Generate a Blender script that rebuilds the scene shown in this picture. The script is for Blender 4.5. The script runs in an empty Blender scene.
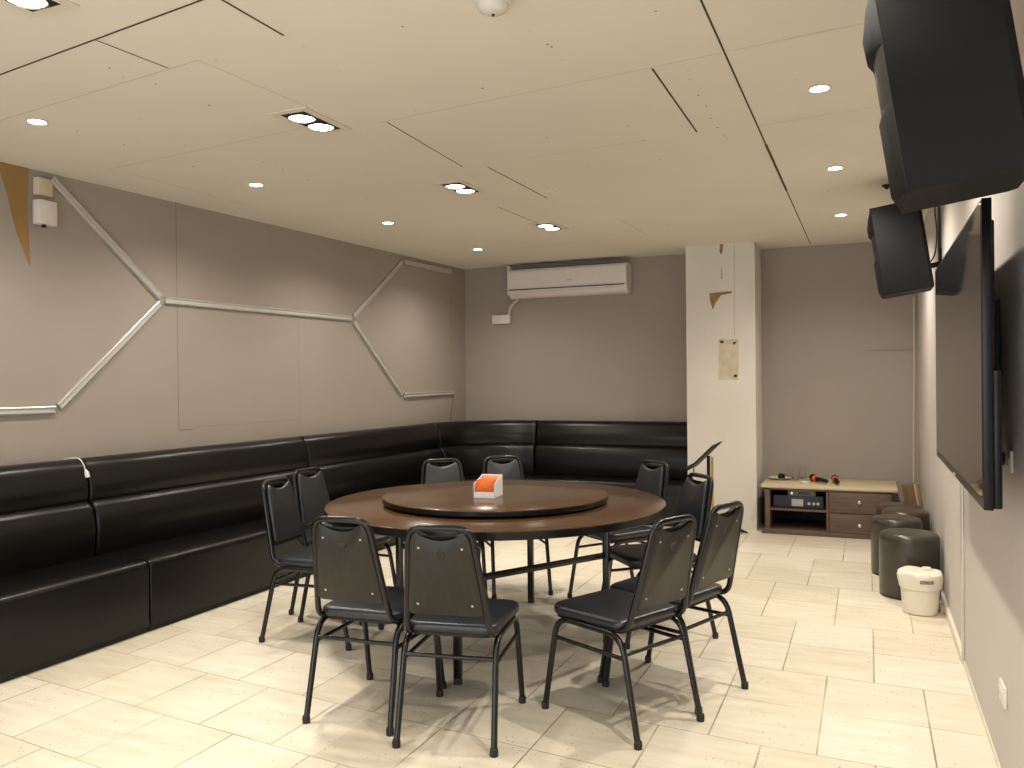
import bpy, bmesh, math, random
from mathutils import Vector, Matrix
PI = math.pi
random.seed(7)
S = bpy.context.scene
COL = S.collection

# ------------------------------------------------------------ camera, world, exposure
cam_data = bpy.data.cameras.new('camera')
cam_data.sensor_width = 36.0
cam_data.lens = 830.0 / 1024.0 * 36.0
cam_data.clip_start = 0.02
cam = bpy.data.objects.new('camera', cam_data)
COL.objects.link(cam)
_Y = Vector((356.0, 9.0, -830.0)).normalized()
_Z = Vector((1.0, 0.011, 0.0)).cross(_Y).normalized()
_X = _Y.cross(_Z)
_R = Matrix((_X, _Y, _Z))
cam.matrix_world = Matrix.Translation((0, 0, 1.40)) @ _R.to_4x4()
S.camera = cam

world = bpy.data.worlds.new('world')
S.world = world
world.use_nodes = True
world.node_tree.nodes['Background'].inputs[0].default_value = (0.90, 0.95, 1.0, 1)
world.node_tree.nodes['Background'].inputs[1].default_value = 1.9
S.view_settings.view_transform = 'Standard'
S.view_settings.look = 'None'
S.view_settings.gamma = 1.0
S.view_settings.use_curve_mapping = False
S.view_settings.exposure = 0.56
WARM = (1.0, 0.925, 0.80)
SPOT_W, LED_W = 50.0, 66.0
ZC = 2.62

# ------------------------------------------------------------ materials
def mat(name, col, rough=0.5, metal=0.0, spec=0.5, var=0.0, vscale=6.0, bump=0.0, bscale=80.0,
        coat=0.0, emit=None, estr=0.0, stretch=None, trans=0.0, ior=None):
    m = bpy.data.materials.new(name)
    m.use_nodes = True
    nt = m.node_tree
    b = nt.nodes['Principled BSDF']
    b.inputs['Base Color'].default_value = (*col, 1)
    b.inputs['Roughness'].default_value = rough
    b.inputs['Metallic'].default_value = metal
    b.inputs['Specular IOR Level'].default_value = spec
    b.inputs['Coat Weight'].default_value = coat
    b.inputs['Transmission Weight'].default_value = trans
    if ior: b.inputs['IOR'].default_value = ior
    if emit:
        b.inputs['Emission Color'].default_value = (*emit, 1)
        b.inputs['Emission Strength'].default_value = estr
    tc = nt.nodes.new('ShaderNodeTexCoord')
    mp = nt.nodes.new('ShaderNodeMapping')
    nt.links.new(tc.outputs['Object'], mp.inputs[0])
    if stretch: mp.inputs['Scale'].default_value = stretch
    if var > 0:
        n = nt.nodes.new('ShaderNodeTexNoise')
        n.inputs['Scale'].default_value = vscale
        n.inputs['Detail'].default_value = 5
        r = nt.nodes.new('ShaderNodeValToRGB')
        r.color_ramp.elements[0].position = 0.3
        r.color_ramp.elements[1].position = 0.7
        r.color_ramp.elements[0].color = (*[max(0, c * (1 - var)) for c in col], 1)
        r.color_ramp.elements[1].color = (*[min(1, c * (1 + var)) for c in col], 1)
        nt.links.new(mp.outputs[0], n.inputs['Vector'])
        nt.links.new(n.outputs['Fac'], r.inputs[0])
        nt.links.new(r.outputs[0], b.inputs['Base Color'])
    if bump > 0:
        n2 = nt.nodes.new('ShaderNodeTexNoise')
        n2.inputs['Scale'].default_value = bscale
        n2.inputs['Detail'].default_value = 3
        bp = nt.nodes.new('ShaderNodeBump')
        bp.inputs['Strength'].default_value = bump
        bp.inputs['Distance'].default_value = 0.002
        nt.links.new(mp.outputs[0], n2.inputs['Vector'])
        nt.links.new(n2.outputs['Fac'], bp.inputs['Height'])
        nt.links.new(bp.outputs[0], b.inputs['Normal'])
    return m

M = dict(
    wall=mat('greige_wall_paint', (0.352, 0.308, 0.272), 0.75, spec=0.3, var=0.03, vscale=1.5, bump=0.05, bscale=120),
    seam=mat('wall_seam_dark', (0.20, 0.16, 0.13), 0.9, spec=0.1),  # dark tone of the panel joints, reused on the thin cable
    wall_r=mat('pale_lilac_wall_paint', (0.60, 0.55, 0.515), 0.75, spec=0.3, var=0.03, vscale=1.5, bump=0.05, bscale=120),
    pillar=mat('white_paint', (0.72, 0.68, 0.63), 0.7, spec=0.3, var=0.05, vscale=2.0, bump=0.05),
    patch=mat('yellowed_plaster', (0.62, 0.55, 0.40), 0.9, var=0.12, vscale=14),
    stain=mat('rust_stain', (0.30, 0.19, 0.08), 0.9, var=0.3, vscale=30),
    ceil=mat('ceiling_board', (0.78, 0.735, 0.64), 0.85, spec=0.2, var=0.02, vscale=2.0),
    cseam=mat('ceiling_seam_dark', (0.10, 0.085, 0.06), 0.9, spec=0.1),
    cseam_soft=mat('ceiling_seam_filled', (0.62, 0.56, 0.46), 0.9, spec=0.1),
    skirt=mat('white_skirting', (0.72, 0.66, 0.55), 0.4),
    plywood=mat('bare_plywood', (0.33, 0.20, 0.07), 0.8, var=0.12, vscale=5, stretch=(1, 1, 0.2)),
    alu=mat('brushed_aluminium', (0.62, 0.60, 0.56), 0.35, metal=0.55, var=0.05, vscale=20),
    greycover=mat('frosted_grey_cover', (0.50, 0.49, 0.47), 0.4),
    whiteplastic=mat('white_plastic', (0.74, 0.70, 0.65), 0.35),
    creamplastic=mat('cream_plastic', (0.62, 0.54, 0.40), 0.45),
    leather=mat('black_leatherette', (0.0035, 0.0032, 0.0028), 0.32, spec=0.36, bump=0.12, bscale=160, var=0.15, vscale=3),
    plinth=mat('black_plinth', (0.008, 0.008, 0.008), 0.7),
    tube=mat('black_enamel_tube', (0.004, 0.004, 0.0045), 0.22, spec=0.5),
    vinyl=mat('navy_black_vinyl', (0.010, 0.0115, 0.017), 0.34, spec=0.7, bump=0.25, bscale=300, var=0.1, vscale=9),
    backplastic=mat('brown_black_plastic', (0.020, 0.0175, 0.012), 0.40, spec=0.4, var=0.22, vscale=16, stretch=(3, 3, 0.35)),
    screw=mat('zinc_screw', (0.55, 0.53, 0.50), 0.35, metal=0.9),
    rubber=mat('black_rubber', (0.012, 0.012, 0.013), 0.6),
    black=mat('matt_black_plastic', (0.006, 0.006, 0.0065), 0.5, spec=0.35, var=0.05),
    spk=mat('speaker_black_plastic', (0.0065, 0.007, 0.008), 0.6, spec=0.2, bump=0.3, bscale=500),
    grille=mat('speaker_grille', (0.007, 0.007, 0.007), 0.45, metal=0.3, bump=0.6, bscale=700),
    screen=mat('black_glass_screen', (0.006, 0.006, 0.0065), 0.045, spec=0.42),
    bezel=mat('black_gloss_bezel', (0.004, 0.0045, 0.006), 0.3, spec=0.35),
    tabletop=None,
    edge=mat('black_table_edging', (0.004, 0.0035, 0.0035), 0.30, spec=0.4),
    cabwood=None,
    cabtop=mat('cream_laminate', (0.60, 0.51, 0.33), 0.35, var=0.06, vscale=8),
    cabin=mat('dark_cabinet_interior', (0.03, 0.024, 0.02), 0.7),
    chrome=mat('chrome', (0.8, 0.8, 0.78), 0.12, metal=1.0),
    pouf=mat('bronze_black_leatherette', (0.042, 0.036, 0.025), 0.28, spec=0.55, var=0.1, vscale=7),
    poufbrown=mat('brown_leatherette', (0.050, 0.029, 0.021), 0.28, spec=0.55, var=0.1, vscale=7),
    bucket=mat('cream_white_plastic', (0.80, 0.74, 0.62), 0.4),
    paper=mat('white_card', (0.78, 0.76, 0.74), 0.6),
    orange=mat('orange_film', (0.90, 0.16, 0.015), 0.35, var=0.2, vscale=60),
    orangefoam=mat('orange_foam', (0.75, 0.15, 0.03), 0.8, var=0.15, vscale=80),
    glass=mat('clear_glass', (0.9, 0.9, 0.88), 0.05, trans=0.95, ior=1.45),
    ceramic=mat('white_ceramic', (0.70, 0.67, 0.60), 0.25),
    brass=mat('brass', (0.60, 0.36, 0.08), 0.35, metal=0.7),
    silver=mat('silver_panel', (0.45, 0.46, 0.47), 0.4, metal=0.4),
    dimsilver=mat('dim_silver_panel', (0.16, 0.16, 0.165), 0.4, metal=0.3),
    bluepanel=mat('blue_black_panel', (0.016, 0.022, 0.038), 0.35),
    greyscreen=mat('grey_display', (0.42, 0.42, 0.44), 0.4),
    flange=mat('lamp_flange_cream', (0.74, 0.68, 0.58), 0.5),
    led=mat('led_diffuser', (1, 1, 1), 0.5, emit=(1.0, 0.90, 0.74), estr=14.0),
    lampglass=mat('lamp_lens', (1, 1, 1), 0.4, emit=(1.0, 0.92, 0.80), estr=9.0),
    wood=mat('brown_wood_board', (0.13, 0.075, 0.035), 0.5, var=0.2, vscale=10, stretch=(4, 4, 0.6)),
    paleedge=mat('pale_wood_edge', (0.45, 0.32, 0.16), 0.5),
    label=mat('grey_label_print', (0.25, 0.22, 0.18), 0.7, var=0.7, vscale=120),
)

def wood_mat(name, c1, c2, rough, scale, stretch, coat=0.0):
    m = bpy.data.materials.new(name); m.use_nodes = True
    nt = m.node_tree; b = nt.nodes['Principled BSDF']
    tc = nt.nodes.new('ShaderNodeTexCoord'); mp = nt.nodes.new('ShaderNodeMapping')
    mp.inputs['Scale'].default_value = stretch
    n = nt.nodes.new('ShaderNodeTexNoise'); n.inputs['Scale'].default_value = scale
    n.inputs['Detail'].default_value = 8; n.inputs['Distortion'].default_value = 0.6
    r = nt.nodes.new('ShaderNodeValToRGB')
    r.color_ramp.elements[0].position = 0.35; r.color_ramp.elements[0].color = (*c1, 1)
    r.color_ramp.elements[1].position = 0.68; r.color_ramp.elements[1].color = (*c2, 1)
    nt.links.new(tc.outputs['Object'], mp.inputs[0]); nt.links.new(mp.outputs[0], n.inputs['Vector'])
    nt.links.new(n.outputs['Fac'], r.inputs[0]); nt.links.new(r.outputs[0], b.inputs['Base Color'])
    b.inputs['Specular IOR Level'].default_value = 0.4; b.inputs['Roughness'].default_value = rough; b.inputs['Coat Weight'].default_value = coat
    b.inputs['Coat Roughness'].default_value = 0.2
    return m
M['tabletop'] = wood_mat('walnut_laminate', (0.058, 0.028, 0.012), (0.085, 0.042, 0.019), 0.19, 3.0, (1, 14, 1))
M['cabwood'] = wood_mat('grey_brown_wood', (0.11, 0.070, 0.050), (0.16, 0.105, 0.075), 0.5, 3.0, (1.5, 1.5, 16))

def floor_mat():
    m = bpy.data.materials.new('travertine_floor_tile'); m.use_nodes = True
    nt = m.node_tree; L = nt.links; b = nt.nodes['Principled BSDF']
    def mth(op, a, c=None, d=None):
        n = nt.nodes.new('ShaderNodeMath'); n.operation = op
        for i, v in enumerate((a, c, d)):
            if v is None: continue
            if isinstance(v, (int, float)): n.inputs[i].default_value = v
            else: L.new(v, n.inputs[i])
        return n.outputs[0]
    tc = nt.nodes.new('ShaderNodeTexCoord'); sp = nt.nodes.new('ShaderNodeSeparateXYZ')
    L.new(tc.outputs['Object'], sp.inputs[0])
    x, y = sp.outputs[0], sp.outputs[1]
    xs = mth('ADD', x, 0.4)
    v = mth('ADD', mth('SUBTRACT', y, 2.38 - 4.35), mth('ADD', mth('MULTIPLY', mth('MINIMUM', xs, 0.0), 0.105), mth('MULTIPLY', mth('MAXIMUM', xs, 0.0), 0.04)))
    row = mth('FLOOR', mth('DIVIDE', v, 0.435))
    row2 = mth('FLOOR', mth('DIVIDE', v, 0.87))
    left = mth('LESS_THAN', x, -1.92)
    sel = mth('ADD', mth('MULTIPLY', row, left), mth('MULTIPLY', row2, mth('SUBTRACT', 1.0, left)))
    par = mth('FLOORED_MODULO', sel, 2.0)
    u = mth('ADD', mth('ADD', x, mth('MULTIPLY_ADD', left, -0.055, 8.185)), mth('MULTIPLY', par, 0.2))
    def line(c, period, w):
        t = mth('FLOORED_MODULO', c, period)
        dd = mth('MINIMUM', t, mth('SUBTRACT', period, t))
        mr = nt.nodes.new('ShaderNodeMapRange'); mr.inputs[1].default_value = w * 0.4; mr.inputs[2].default_value = w
        mr.inputs[3].default_value = 1; mr.inputs[4].default_value = 0
        L.new(dd, mr.inputs[0]); return mr.outputs[0]
    l1 = line(u, 0.40, 0.0046)
    l2 = line(v, 0.435, 0.0036)
    lines = mth('MAXIMUM', l1, l2)
    n0 = nt.nodes.new('ShaderNodeTexNoise'); n0.inputs['Scale'].default_value = 2.3; n0.inputs['Detail'].default_value = 2
    L.new(tc.outputs['Object'], n0.inputs['Vector'])
    lines = mth('MULTIPLY', lines, mth('MULTIPLY_ADD', n0.outputs['Fac'], 1.5, -0.15))
    cell = nt.nodes.new('ShaderNodeCombineXYZ')
    L.new(mth('FLOOR', mth('DIVIDE', u, 0.40)), cell.inputs[0]); L.new(row, cell.inputs[1])
    wn = nt.nodes.new('ShaderNodeTexWhiteNoise'); L.new(cell.outputs[0], wn.inputs['Vector'])
    mp = nt.nodes.new('ShaderNodeMapping'); mp.inputs['Scale'].default_value = (2.0, 9.0, 1)
    L.new(tc.outputs['Object'], mp.inputs[0])
    n1 = nt.nodes.new('ShaderNodeTexNoise'); n1.inputs['Scale'].default_value = 2.0; n1.inputs['Detail'].default_value = 6
    L.new(mp.outputs[0], n1.inputs['Vector'])
    r = nt.nodes.new('ShaderNodeValToRGB')
    r.color_ramp.elements[0].position = 0.25; r.color_ramp.elements[0].color = (0.62, 0.545, 0.415, 1)
    r.color_ramp.elements[1].position = 0.75; r.color_ramp.elements[1].color = (0.80, 0.735, 0.62, 1)
    L.new(mth('ADD', mth('MULTIPLY', n1.outputs['Fac'], 0.75), mth('MULTIPLY', wn.outputs['Value'], 0.28)), r.inputs[0])
    # pores
    vo = nt.nodes.new('ShaderNodeTexVoronoi'); vo.inputs['Scale'].default_value = 42
    L.new(tc.outputs['Object'], vo.inputs['Vector'])
    n3 = nt.nodes.new('ShaderNodeTexNoise'); n3.inputs['Scale'].default_value = 4.0
    L.new(tc.outputs['Object'], n3.inputs['Vector'])
    pore = mth('MULTIPLY', mth('LESS_THAN', vo.outputs['Distance'], 0.16), mth('GREATER_THAN', n3.outputs['Fac'], 0.50))
    rnd = nt.nodes.new('ShaderNodeSeparateColor'); L.new(vo.outputs['Color'], rnd.inputs[0])
    pore = mth('MULTIPLY', pore, mth('GREATER_THAN', rnd.outputs[0], 0.45))
    dark = mth('MINIMUM', mth('ADD', mth('MULTIPLY', lines, 0.95), mth('MULTIPLY', pore, 0.6)), 0.92)
    mx = nt.nodes.new('ShaderNodeMix'); mx.data_type = 'RGBA'
    L.new(dark, mx.inputs[0]); L.new(r.outputs[0], mx.inputs[6]); mx.inputs[7].default_value = (0.16, 0.11, 0.05, 1)
    L.new(mx.outputs[2], b.inputs['Base Color'])
    b.inputs['Roughness'].default_value = 0.42
    b.inputs['Specular IOR Level'].default_value = 0.4
    bp = nt.nodes.new('ShaderNodeBump'); bp.inputs['Strength'].default_value = 0.4; bp.inputs['Distance'].default_value = 0.003
    L.new(mth('SUBTRACT', 1.0, dark), bp.inputs['Height']); L.new(bp.outputs[0], b.inputs['Normal'])
    return m
M['floor'] = floor_mat()

# ------------------------------------------------------------ mesh helpers
def fillet(pts, r, n=6):
    pts = [Vector(p) for p in pts]
    out = [pts[0]]
    for i in range(1, len(pts) - 1):
        p, a, c = pts[i], pts[i - 1], pts[i + 1]
        d1, d2 = (a - p), (c - p)
        rr = min(r, d1.length * 0.49, d2.length * 0.49)
        q1, q2 = p + d1.normalized() * rr, p + d2.normalized() * rr
        for k in range(n + 1):
            t = k / n
            out.append(q1 * (1 - t) ** 2 + p * 2 * t * (1 - t) + q2 * t * t)
    out.append(pts[-1])
    return out

class MB:
    def __init__(s): s.bm = bmesh.new()
    def _face(s, vs, mi):
        try:
            f = s.bm.faces.new(vs); f.material_index = mi; return f
        except ValueError: return None
    def box(s, c, d, bev=0.0, mi=0, rot=None, seg=2):
        c = Vector(c); hx, hy, hz = d[0] / 2, d[1] / 2, d[2] / 2
        vs = []
        for z in (-hz, hz):
            for x, y in ((-hx, -hy), (hx, -hy), (hx, hy), (-hx, hy)):
                p = Vector((x, y, z))
                if rot is not None: p = rot @ p
                vs.append(s.bm.verts.new(c + p))
        fs = [s._face([vs[i] for i in q], mi) for q in ((3, 2, 1, 0), (4, 5, 6, 7), (0, 1, 5, 4), (1, 2, 6, 5), (2, 3, 7, 6), (3, 0, 4, 7))]
        if bev > 0:
            es = list({e for f in fs for e in f.edges})
            r = bmesh.ops.bevel(s.bm, geom=es, offset=bev, segments=seg, profile=0.5, affect='EDGES')
            for f in r['faces']: f.material_index = mi
        return s
    def b2(s, a, b, bev=0.0, mi=0):
        a, b = Vector(a), Vector(b)
        return s.box((a + b) / 2, [abs(v) for v in (b - a)], bev, mi)
    def tube(s, pts, r, seg=12, mi=0, closed=False, cap=True):
        pts = [Vector(p) for p in pts]; n = len(pts); rings = []; up = None
        for i, p in enumerate(pts):
            if closed: t = (pts[(i + 1) % n] - pts[i - 1])
            else: t = pts[min(i + 1, n - 1)] - pts[max(i - 1, 0)]
            t.normalize()
            if up is None:
                a = Vector((0, 0, 1)) if abs(t.z) < 0.9 else Vector((1, 0, 0))
                up = (a - t * a.dot(t)).normalized()
            else: up = (up - t * up.dot(t)).normalized()
            sd = t.cross(up); rr = r[i] if isinstance(r, (list, tuple)) else r
            rings.append([s.bm.verts.new(p + (up * math.cos(2 * PI * k / seg) + sd * math.sin(2 * PI * k / seg)) * rr) for k in range(seg)])
        for i in range(n if closed else n - 1):
            A, B = rings[i], rings[(i + 1) % n]
            for k in range(seg):
                s._face([A[k], A[(k + 1) % seg], B[(k + 1) % seg], B[k]], mi)
        if cap and not closed:
            s._face(rings[0][::-1], mi); s._face(rings[-1], mi)
        return s
    def rings(s, rings, mi=0, cap0=True, cap1=True):
        R = [[s.bm.verts.new(Vector(p)) for p in r] for r in rings]
        for A, B in zip(R, R[1:]):
            n = len(A)
            for k in range(n): s._face([A[k], A[(k + 1) % n], B[(k + 1) % n], B[k]], mi)
        if cap0: s._face(R[0][::-1], mi)
        if cap1: s._face(R[-1], mi)
        return s
    def lathe(s, prof, c=(0, 0, 0), seg=32, mi=0, cap0=True, cap1=True, axis=None):
        c = Vector(c); rot = axis if axis is not None else Matrix.Identity(3)
        rs = [[c + rot @ Vector((r * math.cos(2 * PI * k / seg), r * math.sin(2 * PI * k / seg), z)) for k in range(seg)] for r, z in prof]
        return s.rings(rs, mi, cap0, cap1)
    def prism(s, poly, z0, z1, mi=0):
        return s.rings([[(x, y, z0) for x, y in poly], [(x, y, z1) for x, y in poly]], mi)
    def poly(s, pts, mi=0):
        s._face([s.bm.verts.new(Vector(p)) for p in pts], mi); return s
    def xf(s, m):
        bmesh.ops.transform(s.bm, matrix=m, verts=s.bm.verts); return s
    def build(s, name, mats, parent=None, ang=38, flat=False, recalc=True):
        if recalc: bmesh.ops.recalc_face_normals(s.bm, faces=s.bm.faces)
        me = bpy.data.meshes.new(name); s.bm.to_mesh(me); s.bm.free()
        for m in (mats if isinstance(mats, (list, tuple)) else [mats]): me.materials.append(m)
        if not flat:
            me.polygons.foreach_set('use_smooth', [True] * len(me.polygons))
            me.set_sharp_from_angle(angle=math.radians(ang))
        o = bpy.data.objects.new(name, me); COL.objects.link(o)
        if parent is not None: o.parent = parent
        return o

def tag(o, label, cat, group=None):
    o['label'] = label; o['category'] = cat
    if group: o['group'] = group
    return o
def thing(name, label, cat, loc=(0, 0, 0), rz=0.0, group=None):
    o = bpy.data.objects.new(name, None); COL.objects.link(o)
    o.empty_display_size = 0.1
    o.location = loc; o.rotation_euler = (0, 0, rz)
    return tag(o, label, cat, group)
def struct(o): o['kind'] = 'structure'; return o
def copy_tree(o, parent=None):
    c = o.copy(); COL.objects.link(c)
    if parent is not None: c.parent = parent
    for ch in list(o.children): copy_tree(ch, c)
    return c

def inset2d(poly, d):
    """move a closed CCW outline inwards by d"""
    n = len(poly); out = []
    for i in range(n):
        a, p, c = Vector(poly[i - 1]), Vector(poly[i]), Vector(poly[(i + 1) % n])
        t = (c - a); t.normalize()
        nrm = Vector((-t.y, t.x))
        out.append((p.x + nrm.x * d, p.y + nrm.y * d))
    return out
def round_poly(corners, r, n=5):
    """corners CCW; r may be a list"""
    out = []; N = len(corners)
    for i in range(N):
        p, a, c = Vector(corners[i]), Vector(corners[i - 1]), Vector(corners[(i + 1) % N])
        rr = r[i] if isinstance(r, (list, tuple)) else r
        q1, q2 = p + (a - p).normalized() * rr, p + (c - p).normalized() * rr
        for k in range(n + 1):
            t = k / n; q = q1 * (1 - t) ** 2 + p * 2 * t * (1 - t) + q2 * t * t
            out.append((q.x, q.y))
    return out
def pad(mb, outline, z0, z1, r, dome=0.0, mi=0):
    """a cushion: rounded rims and a domed top"""
    rs = []
    for k in range(4):
        a = PI / 2 * k / 3
        rs.append([(x, y, z0 + r * (1 - math.cos(a))) for x, y in inset2d(outline, r * (1 - math.sin(a)))])
    for k in range(5):
        a = PI / 2 * k / 4
        rs.append([(x, y, z1 - r * (1 - math.sin(a))) for x, y in inset2d(outline, r * (1 - math.cos(a)))])
    top = inset2d(outline, r); cx = (min(p[0] for p in top) + max(p[0] for p in top)) / 2; cy = (min(p[1] for p in top) + max(p[1] for p in top)) / 2
    hw = min(max(p[0] for p in top) - cx, max(p[1] for p in top) - cy)
    for f, h, k in ((0.8, 0.36, 0.15), (0.55, 0.7, 0.6), (0.25, 0.94, 1.0), (0.06, 1.0, 1.0)):
        ring = []
        for x, y in top:
            dx, dy = x - cx, y - cy; q = hw / math.hypot(dx, dy)
            g = f * (1 - k + k * q)
            ring.append((cx + dx * g, cy + dy * g, z1 + dome * h))
        rs.append(ring)
    mb.rings(rs, mi)
    return mb

# ------------------------------------------------------------ room shell
def wx(y): return -4.37 + 0.27 * (y - 2.9) / 5.36       # left wall, a little out of square
YB, YA, XR, YF = 8.26, 8.30, 0.42, -1.4
XP0, XP1, YP = -1.562, -0.938, 7.80

struct(MB().b2((-4.9, YF - 0.2, -0.1), (0.8, 8.6, 0.0)).build('floor', M['floor'], flat=True))
# ceiling with its board joints
c = MB().b2((-4.9, YF - 0.2, ZC), (0.8, 8.6, ZC + 0.1))
def cline(a, b, w, mi):
    a, b = Vector((*a, 0)), Vector((*b, 0)); d = (b - a).normalized(); n = Vector((-d.y, d.x, 0)) * w / 2
    z = Vector((0, 0, ZC - 0.0008))
    c.poly([a - n + z, a + n + z, b + n + z, b - n + z], mi)
for a, b, w, mi in [((-0.491, 0.4), (-0.485, 4.55), 0.008, 1), ((-0.485, 4.55), (-0.483, 5.75), 0.014, 1), ((-0.483, 5.75), (-0.481, 8.15), 0.007, 1),
                    ((-0.774, 3.24), (-0.774, 4.176), 0.009, 1), ((-3.6, 2.285), (-1.884, 2.047), 0.009, 1), ((-1.884, 2.047), (-1.884, 2.385), 0.010, 1),
                    ((-2.079, 3.383), (-2.128, 4.282), 0.007, 1), ((-2.0, 4.342), (-1.984, 5.261), 0.008, 1), ((-2.40, 5.38), (-2.37, 6.12), 0.007, 1),
                    ((-3.9, 2.63), (-2.321, 2.431), 0.006, 2), ((-2.321, 2.431), (-2.28, 3.05), 0.006, 2), ((-2.511, 2.139), (-2.485, 2.444), 0.007, 1),
                    ((-3.93, 3.5), (-3.935, 4.551), 0.007, 2), ((-2.113, 3.37), (-0.784, 3.233), 0.006, 2), ((-1.761, 4.266), (-1.039, 4.203), 0.006, 2),
                    ((-1.743, 6.2), (-1.735, 7.06), 0.007, 2), ((-1.74, 7.06), (-3.2, 7.15), 0.006, 2), ((-0.78, 3.23), (0.3, 3.1), 0.005, 2),
                    ((-0.48, 4.2), (0.3, 4.1), 0.005, 2), ((-2.9, 1.7), (-0.49, 1.55), 0.006, 2), ((-3.95, 3.45), (-2.42, 3.28), 0.006, 2)]:
    cline(a, b, w, mi)
for i in range(150):                                     # screw heads along the joists
    x = -3.9 + 0.405 * random.randrange(0, 10) + random.gauss(0, 0.012); y = 1.2 + random.random() * 6.2
    r = 0.004 + random.random() * 0.002
    c.poly([(x + r * math.cos(t * PI / 4), y + r * math.sin(t * PI / 4), ZC - 0.001) for t in range(8)], 1 if random.random() < 0.35 else 2)
struct(c.build('ceiling', [M['ceil'], M['cseam'], M['cseam_soft']], flat=True, recalc=False))

def wall_quad(pa, pb, z0, z1, thick, name, m):
    """vertical wall slab from pa to pb; the room is on the left of pa->pb"""
    a, b = Vector(pa), Vector(pb); d = (b - a).normalized(); n = Vector((d.y, -d.x)) * thick
    return struct(MB().prism([tuple(a), tuple(b), tuple(b + n), tuple(a + n)][::-1], z0, z1).build(name, m, flat=True))
# left wall with panel joints
w = MB()
a, b = Vector((wx(8.5), 8.5)), Vector((wx(YF - 0.2), YF - 0.2)); d = (b - a).normalized(); n = Vector((d.y, -d.x)) * 0.15
w.prism([tuple(a), tuple(b), tuple(b + n), tuple(a + n)][::-1], 0, ZC)
def wseam(y, z0, z1, wd, y2=None, mi=1):
    y2 = y if y2 is None else y2; e = 0.0012
    if y == y2: w.poly([(wx(y - wd) + e, y - wd, z0), (wx(y + wd) + e, y + wd, z0), (wx(y + wd) + e, y + wd, z1), (wx(y - wd) + e, y - wd, z1)], mi)
    else: w.poly([(wx(y) + e, y, z0), (wx(y2) + e, y2, z0), (wx(y2) + e, y2, z1), (wx(y) + e, y, z1)], mi)
wseam(4.28, 1.075, ZC, 0.002); wseam(5.50, 1.0, ZC, 0.0015, mi=2); wseam(4.28, 1.073, 1.078, 0, 4.40)
wseam(7.96, 1.25, 2.56, 0.0035, mi=2); wseam(3.06, 0.9, ZC, 0.0015, mi=2); wseam(4.4, 1.09, 1.093, 0, 5.5, mi=2)
M['seam_soft'] = mat('wall_seam_filled', (0.31, 0.25, 0.205), 0.9, spec=0.1)
wl = struct(w.build('wall_left', [M['wall'], M['seam'], M['seam_soft']], flat=True, recalc=False))
# bare plywood showing in a torn wedge at the top of the left wall
y0, y1 = 2.86, 3.245
def lw(y, z, e=0.002): return (wx(y) + e, y, z)
t = MB(); pts = [(y0, ZC), (y1, ZC), (y1 - 0.008, 2.37), (y1 - 0.002, 2.20), (y1 + 0.002, 2.07), (y1 - 0.035, 2.155), (y1 - 0.068, 2.235), (y1 - 0.10, 2.345), (y1 - 0.125, 2.455), (y1 - 0.16, 2.56)]
t.rings([[lw(y, z, 0.0002) for y, z in pts], [lw(y, z, 0.003) for y, z in pts]])
t.build('bare_plywood_wedge', M['plywood'], wl, flat=True)['label'] = 'bare brown plywood wedge narrowing downward'

wall_quad((XP0 + 0.05, YB), (-4.4, YB), 0, ZC, 0.15, 'wall_back', M['wall'])
wall_quad((XR + 0.1, YA), (XP1 - 0.1, YA), 0, ZC, 0.15, 'wall_alcove', M['wall'])
rw = MB(); rw.b2((XR, YF - 0.2, 0), (XR + 0.15, 8.4, ZC))
struct(rw.build('wall_right', M['wall_r'], flat=True))
# pillar with patches and stains
p = MB(); p.b2((XP0, YP, 0), (XP1, 8.4, ZC))
def pq(pts, mi): p.poly([(x, YP - 0.0012, z) for x, z in pts], mi)
pq([(-1.27, 1.37), (-1.09, 1.37), (-1.085, 1.74), (-1.265, 1.75)], 1)
pq([(-1.345, 2.16), (-1.34, 2.175), (-1.14, 2.185), (-1.14, 2.165), (-1.24, 2.15), (-1.29, 2.08), (-1.315, 2.02), (-1.335, 2.08)], 2)
pq([(-1.245, ZC), (-1.215, ZC), (-1.22, 2.57), (-1.232, 2.52), (-1.25, 2.55)], 2)
pq([(-1.125, 1.78), (-1.119, 1.78), (-1.112, 2.6), (-1.118, 2.6)], 3)
pq([(-1.13, 1.72), (-1.11, 1.715), (-1.118, 1.69), (-1.138, 1.70)], 2)
pq([(-1.125, 1.42), (-1.10, 1.415), (-1.108, 1.39), (-1.135, 1.40)], 2)
pq([(-1.255, 1.725), (-1.225, 1.735), (-1.215, 1.715), (-1.245, 1.705)], 3)
pq([(-1.24, 2.3), (-1.225, 2.3), (-1.23, 2.42), (-1.238, 2.4)], 3)
M['scuff'] = mat('pillar_scuff', (0.50, 0.45, 0.36), 0.9, var=0.2, vscale=20)
struct(p.build('wall_pillar', [M['pillar'], M['patch'], M['stain'], M['scuff']], flat=True, recalc=False))
# front wall behind the viewer, unseen; its wide opening is added to let fill light in
f = MB(); f.b2((-4.9, YF - 0.15, 0), (-4.2, YF, ZC)); f.b2((0.3, YF - 0.15, 0), (0.6, YF, ZC)); f.b2((-4.2, YF - 0.15, 2.5), (0.3, YF, ZC))
struct(f.build('wall_front', M['wall'], flat=True))
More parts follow.
